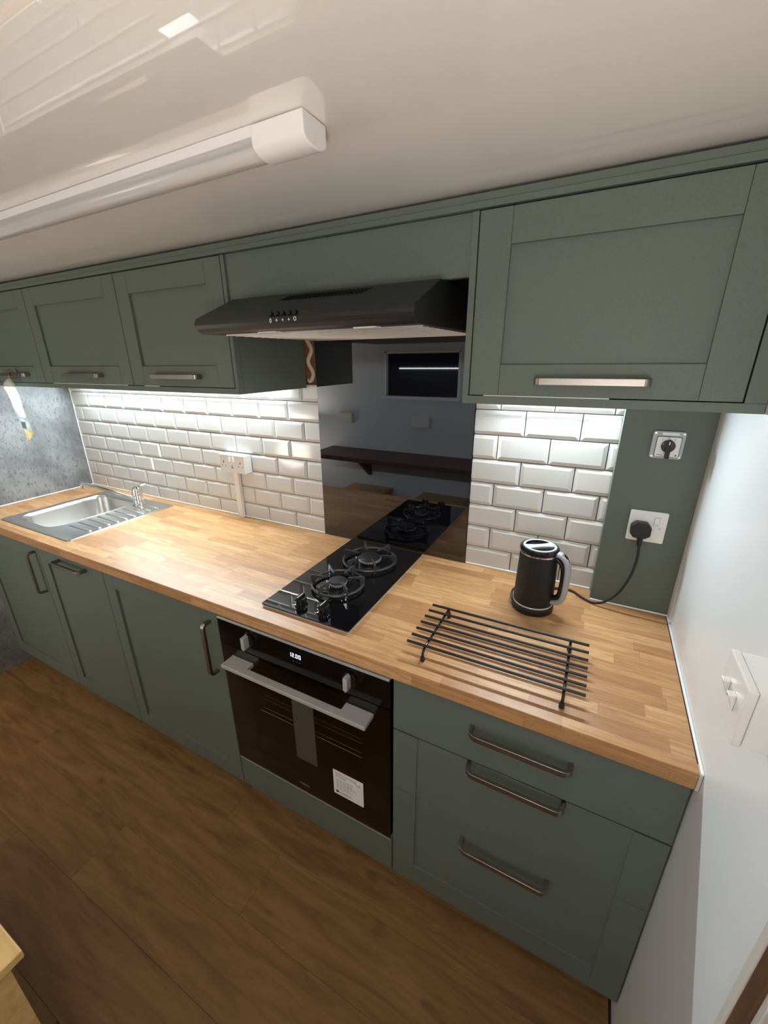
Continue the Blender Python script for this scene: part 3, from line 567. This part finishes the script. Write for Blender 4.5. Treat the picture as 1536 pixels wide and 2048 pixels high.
# ---------------------------------------------------------------- double socket on the tiles
t = thing('double_socket', 'white surface-mounted double socket box on the tiled wall', 'socket', (-0.447, -0.01, 0.221)); SX, SXE, SZ, SZE = -0.520, -0.373, 0.221, 0.298
obj('back_box', B((SX, SXE, -0.042, -0.0088, SZ, SZE)), M['white'], t, 0.0015)
fp = obj('face_plate', B((SX - 0.0005, SXE + 0.0005, -0.052, -0.0425, SZ - 0.0005, SZE + 0.0005)), M['white'], t, 0.002)
for x_ in (-0.462, -0.440):
    bm = bmesh.new(); prism(bm, [(-0.0522, 0.268), (-0.0560, 0.270), (-0.0535, 0.288), (-0.0522, 0.288)], 0, x_, x_ + 0.009); obj('rocker', bm, M['white'], fp)
hs = []
for cx in (-0.495, -0.398): hs += [(cx - 0.002, cx + 0.002, -0.0526, -0.0519, 0.262, 0.270), (cx - 0.0135, cx - 0.0085, -0.0526, -0.0519, 0.2475, 0.2505), (cx + 0.0085, cx + 0.0135, -0.0526, -0.0519, 0.2475, 0.2505)]
hs += [(-0.452, -0.441, -0.0526, -0.0519, 0.241, 0.245), (-0.450, -0.443, -0.0526, -0.0519, 0.2505, 0.2525)]
obj('pin_holes', B(*hs), M['ink'], fp)
tag(obj('cable_trunking', B((-0.475, -0.448, -0.0260, -0.0088, 0.0008, 0.2203)), M['white'], bevel=0.001), 'white vertical cable cover from double socket down to worktop', 'trunking')
# ---------------------------------------------------------------- rotary switch
t = thing('rotary_switch', 'grey isolator switch with black turn handle on green panel', 'switch', (1.098, -0.0705, 0.439)); YS = -0.0702
bm = bmesh.new(); prism(bm, rrect(1.0645, 1.1325, 0.4390, 0.5070, 0.006), 1, YS, YS - 0.0075); pl = obj('back_plate', bm, M['lgrey'], t, 0.0015)
bm = bmesh.new(); prism(bm, rrect(1.0735, 1.1255, 0.4430, 0.4945, 0.004), 1, YS - 0.0075, YS - 0.0095); obj('border', bm, M['ink'], pl)
bm = bmesh.new(); prism(bm, rrect(1.0747, 1.1243, 0.4442, 0.4933, 0.0035), 1, YS - 0.0094, YS - 0.0103); obj('dial_plate', bm, M['white'], pl)
for s, x_, z_ in (('1', 1.0835, 0.4855), ('0', 1.0965, 0.4885), ('2', 1.1100, 0.4855)): text('number', s, 0.0062, (x_, YS - 0.0104, z_), RY, M['ink'], pl)
obj('maker_line', B((1.078, 1.092, YS - 0.0107, YS - 0.0103, 0.4478, 0.4490)), M['ink'], pl)
bm = bmesh.new(); prism(bm, [(1.1165, 0.4475), (1.1215, 0.4475), (1.119, 0.452)], 1, YS - 0.0103, YS - 0.0107); obj('warning_mark', bm, M['ink'], pl)
obj('name_label', B((1.083, 1.118, YS - 0.0079, YS - 0.0075, 0.4975, 0.5035)), M['paper'], pl)
for x_, z_ in ((1.0695, 0.5015), (1.1275, 0.5015), (1.0695, 0.4445), (1.1275, 0.4445)):
    bm = bmesh.new(); lathe(bm, [(0.0024, 0.007), (0.0024, 0.0082)], (x_, YS, z_), 10, 'y'); obj('screw', bm, M['screw'], pl)
bm = bmesh.new(); lathe(bm, [(0.0150, 0.010), (0.0150, 0.016), (0.0135, 0.018)], (1.0995, YS, 0.4715), 28, 'y'); k = obj('knob', bm, M['gloss'], t, smooth=True)
bm = bmesh.new(); prism(bm, [(1.0960, 0.4880), (1.1030, 0.4880), (1.1045, 0.466), (1.1040, 0.4430), (1.0950, 0.4430), (1.0945, 0.466)], 1, YS - 0.016, YS - 0.029); obj('grip', bm, M['blackm'], k, 0.001)
obj('pointer', B((1.0985, 1.1005, YS - 0.0294, YS - 0.0290, 0.477, 0.485)), M['paper'], k)
# single socket, plug
t = thing('wall_socket', 'single white socket on the green panel holding a black plug', 'socket', (1.094, -0.0705, 0.211))
bm = bmesh.new(); prism(bm, rrect(1.0515, 1.1375, 0.2110, 0.2970, 0.004), 1, YS, YS - 0.0070); fp = obj('face_plate', bm, M['white'], t, 0.002)
bm = bmesh.new(); prism(bm, [(YS - 0.0072, 0.2615), (YS - 0.0105, 0.2625), (YS - 0.0085, 0.2815), (YS - 0.0072, 0.2815)], 0, 1.1090, 1.1195); obj('rocker', bm, M['white'], fp)
obj('rocker_surround', B((1.1080, 1.1205, YS - 0.0073, YS - 0.0069, 0.2605, 0.2825)), M['inkg'], fp)
bm = bmesh.new(); lathe(bm, [(0.0024, 0.0068), (0.0024, 0.0078)], (1.1240, YS, 0.2530), 12, 'y'); obj('screw', bm, M['screw'], fp)
t = thing('kettle_plug', 'black plug and kettle cable from the single wall socket', 'plug', (1.084, -0.09, 0.0))
hexa = [(-0.0235, -0.010), (-0.0150, -0.022), (0.0120, -0.022), (0.0235, -0.014), (0.0235, 0.008), (0.0130, 0.0215), (-0.0140, 0.0215), (-0.0240, 0.010)]
bm = bmesh.new(); prism(bm, [(1.0810 + a, 0.2480 + b) for a, b in hexa], 1, YS - 0.0072, YS - 0.030); obj('plug_body', bm, M['cord'], t, 0.003, segs=3)
bm = bmesh.new(); tube(bm, [(1.083, YS - 0.020, 0.229), (1.084, YS - 0.021, 0.218), (1.085, YS - 0.022, 0.203)], [0.0085, 0.0065, 0.0055], 12); obj('cord_grip', bm, M['cord'], t, smooth=True)
bm = bmesh.new(); tube(bm, smooth_path([(1.085, -0.092, 0.206), (1.087, -0.096, 0.168), (1.080, -0.101, 0.113), (1.060, -0.105, 0.057), (1.032, -0.104, 0.020), (1.005, -0.098, 0.0055), (0.975, -0.080, 0.0045), (0.940, -0.050, 0.0045), (0.895, -0.060, 0.0045), (0.845, -0.095, 0.006), (0.803, -0.125, 0.018), (0.788, -0.160, 0.026), (0.789, -0.192, 0.018), (0.803, -0.205, 0.009), (0.812, -0.198, 0.008)], 8), 0.0033, 10); obj('cable', bm, M['cord'], t, smooth='all')
# ---------------------------------------------------------------- kettle
KX, KY = 0.848, -0.190
t = thing('kettle', 'black electric kettle with grey handle on its power base', 'kettle', (KX, KY, 0.0))
bm = bmesh.new(); lathe(bm, [(0.054, 0.0005), (0.0565, 0.004), (0.0565, 0.018), (0.055, 0.021), (0.050, 0.0215)], (KX, KY, 0), 56); obj('power_base', bm, M['blackm'], t, smooth=True)
bm = bmesh.new(); lathe(bm, [(0.0535, 0.0215), (0.0540, 0.0225), (0.0540, 0.0255), (0.0535, 0.0262)], (KX, KY, 0), 56); obj('ring', bm, M['alu'], t, smooth=True)['label'] = 'silver ring at the foot'
bm = bmesh.new(); lathe(bm, [(0.0530, 0.0262), (0.0535, 0.030), (0.0522, 0.090), (0.0506, 0.150), (0.0502, 0.176)], (KX, KY, 0), 56); obj('body', bm, M['blackm'], t, smooth=True)
bm = bmesh.new(); lathe(bm, [(0.0504, 0.176), (0.0510, 0.1765), (0.0510, 0.1800), (0.0504, 0.1805)], (KX, KY, 0), 56); obj('ring', bm, M['chrome'], t, smooth=True)['label'] = 'shiny ring under the lid'
bm = bmesh.new(); lathe(bm, [(0.0506, 0.1805), (0.0520, 0.184), (0.0515, 0.191), (0.0480, 0.1945), (0.0425, 0.1948), (0.0395, 0.1905), (0.020, 0.1885)], (KX, KY, 0), 56); lid = obj('lid', bm, M['gloss'], t, smooth=True)
bm = bmesh.new(); tube(bm, [(KX + 0.0405 * math.cos(a), KY + 0.0405 * math.sin(a), 0.1952) for a in [2 * math.pi * k / 56 for k in range(56)]], 0.0032, 8, True, ry=0.0014); obj('lid_ring', bm, M['lgrey'], lid, smooth=True)
bm = bmesh.new(); ca, sa = math.cos(math.radians(34)), math.sin(math.radians(34))
hg = []
for u in [k / 12 for k in range(13)]: hg.append((-0.0395 + 0.079 * u, 0.0085 + 0.0075 * abs(2 * u - 1) ** 2))
poly = hg + [(a, -b) for a, b in hg[::-1]]
prism(bm, [(KX + a * ca - b * sa, KY + a * sa + b * ca) for a, b in poly], 2, 0.1890, 0.1956); obj('lid_grip', bm, M['lgrey'], lid, 0.0006)
HA = math.radians(-14); hc, hs_ = math.cos(HA), math.sin(HA)
def kp(r, z, s=0.0): return (KX + r * hc - s * hs_, KY + r * hs_ + s * hc, z)
outer = smooth_path([kp(0.048, 0.184), kp(0.064, 0.180), kp(0.077, 0.163), kp(0.0815, 0.132), kp(0.0805, 0.075), kp(0.074, 0.049), kp(0.060, 0.041), kp(0.051, 0.040)], 6)
bm = bmesh.new(); inn = []
def strap(bm, path, w_, t_):
    n = len(path); rings = []; side = Vector((-hs_, hc, 0))
    for i, p in enumerate(path):
        tn = (path[min(i + 1, n - 1)] - path[max(i - 1, 0)]).normalized(); q = side.cross(tn).normalized()
        rings.append([bm.verts.new(p + side * (w_ * math.cos(a)) + q * (t_ * math.sin(a))) for a in [2 * math.pi * k / 12 + 0.26 for k in range(12)]])
    for A, C in zip(rings, rings[1:]):
        for k in range(12): bm.faces.new((A[k], A[(k + 1) % 12], C[(k + 1) % 12], C[k]))
    bm.faces.new(rings[0]); bm.faces.new(rings[-1][::-1]); bmesh.ops.recalc_face_normals(bm, faces=bm.faces)
strap(bm, outer, 0.0140, 0.0078); hd = obj('handle', bm, M['greyp'], t, smooth='all'); hd['label'] = 'grey curved handle'
inner = smooth_path([kp(0.044, 0.171), kp(0.056, 0.168), kp(0.067, 0.153), kp(0.0715, 0.128), kp(0.0705, 0.078), kp(0.065, 0.060), kp(0.056, 0.053), kp(0.048, 0.051)], 6)
bm = bmesh.new(); strap(bm, inner, 0.0115, 0.0068); obj('handle_lining', bm, M['gloss'], hd, smooth='all')['label'] = 'black inner face of the handle'
bm = bmesh.new(); strap(bm, [Vector(kp(0.0630, 0.1888)), Vector(kp(0.0725, 0.1810)), Vector(kp(0.0805, 0.1680))], 0.0062, 0.0028); obj('lid_button', bm, M['gloss'], hd, smooth='all')
# ---------------------------------------------------------------- trivet
t = thing('trivet', 'black metal bar trivet lying near the front of worktop', 'trivet', (0.805, -0.455, 0.0))
for i in range(7):
    yy = -0.364 - i * 0.0292; bm = bmesh.new(); tube(bm, [(0.607, yy, 0.0355), (1.000, yy + 0.004, 0.0355)], 0.0036, 10); obj('bar', bm, M['blackp'], t, smooth=True)
for x_ in (0.652, 0.960):
    pts = [(x_, -0.352, 0.006), (x_, -0.352, 0.022), (x_, -0.357, 0.0285), (x_, -0.366, 0.0300)] + [(x_, -0.366 - 0.02 * k, 0.0300) for k in range(1, 8)] + [(x_, -0.532, 0.0300), (x_, -0.544, 0.0285), (x_, -0.550, 0.022), (x_, -0.551, 0.006)]
    bm = bmesh.new(); tube(bm, pts, 0.0032, 10); c_ = obj('cross_rod', bm, M['gloss'], t, smooth=True)
    for yy in (-0.352, -0.551):
        bm = bmesh.new(); lathe(bm, [(0.0045, 0.0003), (0.0058, 0.002), (0.0055, 0.010), (0.0040, 0.013)], (x_, yy, 0), 16); obj('rubber_foot', bm, M['cord'], c_, smooth=True)
# ---------------------------------------------------------------- ceiling batten light
t = thing('ceiling_light', 'white ceiling strip light with clear diffuser, switched off', 'light', (-0.5, -0.715, 0.955))
obj('tray', B((-1.60, 0.445, -0.7420, -0.6900, 0.9805, ZC - 0.0005)), M['white'], t, 0.001)
def dpro(y0, y1, zt, zb, n=14):
    c = (y0 + y1) / 2; h = (y1 - y0) / 2; out = [(y1, zt)]
    for k in range(n + 1):
        a = -math.pi * k / n; out.append((c + h * math.cos(a), zb + 0.012 + 0.012 * math.sin(a)) )
    out.append((y0, zt)); return out
bm = bmesh.new(); prism(bm, dpro(-0.738, -0.694, 0.9804, 0.959), 0, -1.60, 0.443); obj('diffuser', bm, M['diff'], t, smooth=True)['label'] = 'clear rounded diffuser'
bm = bmesh.new(); tube(bm, [(-1.58, -0.716, 0.9745), (0.43, -0.716, 0.9745)], 0.0045, 12); obj('led_tube', bm, M['white'], t, smooth=True)
for xa, xb in ((0.438, 0.530), (-1.66, -1.598)):
    bm = bmesh.new(); prism(bm, dpro(-0.743, -0.687, ZC - 0.001, 0.958), 0, xa, xb); obj('end_cap', bm, M['white'], t, 0.002, smooth=True)
# ---------------------------------------------------------------- surface switch on the right wall
t = thing('light_switch', 'white surface-mounted double switch box on the right wall', 'switch', (XR, -0.731, 0.228)); sy0, sy1, sz0, sz1 = -0.7745, -0.6870, 0.2275, 0.3115
obj('back_box', B((1.1525, XR - 0.0004, sy0 + 0.001, sy1 - 0.001, sz0 + 0.001, sz1 - 0.001)), M['white'], t, 0.0015)
fp = obj('face_plate', B((1.1420, 1.1520, sy0, sy1, sz0, sz1)), M['white'], t, 0.002)
for cy in (-0.7450, -0.7160):
    bm = bmesh.new(); vs = [bm.verts.new(v) for v in ((1.1419, cy - 0.0055, 0.2590), (1.1419, cy + 0.0055, 0.2590), (1.1340, cy + 0.0055, 0.2810), (1.1340, cy - 0.0055, 0.2810), (1.1419, cy - 0.0055, 0.2825), (1.1419, cy + 0.0055, 0.2825))]
    for f in ((0, 1, 2, 3), (3, 2, 5, 4), (0, 3, 4), (1, 5, 2), (0, 4, 5, 1)): bm.faces.new([vs[k] for k in f])
    bmesh.ops.recalc_face_normals(bm, faces=bm.faces); obj('rocker', bm, M['white'], fp, 0.0006)
# ---------------------------------------------------------------- packet hanging from the far left handle
t = thing('hanging_packet', 'folded white packet hanging from the leftmost cabinet handle', 'packet', (-1.385, -0.38, 0.33))
bm = bmesh.new(); tube(bm, [(-1.375 + 0.006 * math.cos(a), -0.3695 + 0.013 * math.sin(a), 0.640 + 0.022 * math.cos(a * 1.0)) for a in [2 * math.pi * k / 16 for k in range(16)]], 0.0045, 6, True, ry=0.0012)
tube(bm, [(-1.374, -0.384, 0.632), (-1.378, -0.386, 0.610)], 0.006, 8, ry=0.002); obj('tie', bm, M['tie'], t, smooth='all')
def sheet(bm, cols, nz, th=0.0012):
    """cols: rows of (xl, xr, z, y)"""
    F = [[bm.verts.new((xl + (xr - xl) * k / 4, yy + 0.003 * math.sin(k * 1.7 + i * 0.9) - 0.004 * math.sin(math.pi * k / 4), z)) for k in range(5)] for i, (xl, xr, z, yy) in enumerate(cols)]
    for i in range(len(F) - 1):
        for k in range(4): bm.faces.new((F[i][k], F[i][k + 1], F[i + 1][k + 1], F[i + 1][k]))
    g = bmesh.ops.solidify(bm, geom=bm.faces[:], thickness=th)
bm = bmesh.new(); sheet(bm, [(-1.392, -1.366, 0.618, -0.386), (-1.440, -1.345, 0.600, -0.388), (-1.452, -1.325, 0.580, -0.390), (-1.435, -1.322, 0.560, -0.388), (-1.425, -1.325, 0.530, -0.384), (-1.420, -1.330, 0.495, -0.382), (-1.415, -1.335, 0.450, -0.380)], 0); obj('packet', bm, M['paper'], t, smooth='all')
bm = bmesh.new(); sheet(bm, [(-1.412, -1.338, 0.4495, -0.3795), (-1.410, -1.332, 0.425, -0.379), (-1.405, -1.322, 0.395, -0.378)], 0); lb = obj('printed_sleeve', bm, M['plast'], t, smooth='all'); lb['label'] = 'clear sleeve with a grey printed block'
obj('print', B((-1.385, -1.350, -0.3865, -0.3850, 0.402, 0.432)), M['inkg'], lb)
bm = bmesh.new(); sheet(bm, [(-1.405, -1.335, 0.3945, -0.378), (-1.402, -1.322, 0.380, -0.377), (-1.400, -1.355, 0.362, -0.376), (-1.396, -1.380, 0.345, -0.376)], 0); obj('yellow_tip', bm, M['yellow'], t, smooth='all')['label'] = 'pale yellow torn tip'
# ---------------------------------------------------------------- far side of the room: bench seats, breakfast bar, sockets
def bench(x0, x1, y0, y1, zt, label):
    t = thing('box_seat', label, 'seat', ((x0 + x1) / 2, (y0 + y1) / 2, ZF), 'box seats')
    obj('seat_board', B((x0, x1, y0, y1, zt - 0.022, zt)), M['lwood'], t, 0.003)
    obj('box_body', B((x0 + 0.004, x1 - 0.022, y0 + 0.004, y1 - 0.022, ZF + 0.0003, zt - 0.0225)), M['lwood'], t, 0.002)
bench(-0.318, 0.089, YF + 0.002, -1.230, -0.410, 'pale plywood box seat whose corner shows at bottom left')
bench(-1.02, -0.62, YF + 0.002, -1.330, -0.410, 'pale plywood box seat by the far wall, seen in the splashback')
t = thing('breakfast_bar', 'dark wooden bar shelf on the far wall, reflected in the splashback', 'shelf', (-0.4, YF, -0.13))
obj('shelf_board', B((-1.25, 0.75, YF + 0.001, -1.58, -0.115, -0.078)), M['dwood'], t, 0.002)
for bx in (-0.86, 0.30):
    bm = bmesh.new(); prism(bm, [(YF + 0.001, -0.116), (YF + 0.25, -0.116), (YF + 0.25, -0.128), (YF + 0.03, -0.31), (YF + 0.001, -0.31)], 0, bx, bx + 0.025); obj('bracket', bm, M['dwood'], t)
for x_, lab in ((-0.43, 'white double socket on far wall below the window'), (-1.16, 'white socket box on far wall near the left corner')):
    tt = thing('far_socket', lab, 'socket', (x_ + 0.08, YF, 0.15)); obj('back_box', B((x_, x_ + 0.15, YF + 0.0002, YF + 0.036, 0.150, 0.236)), M['white'], tt, 0.002)
    obj('face_plate', B((x_ - 0.001, x_ + 0.151, YF + 0.0362, YF + 0.044, 0.149, 0.237)), M['white'], tt, 0.002)
# ---------------------------------------------------------------- lift everything so that the floor is z = 0
for o in S.objects:
    if o.parent is None and o.type in ('MESH', 'EMPTY'): o.location.z += H
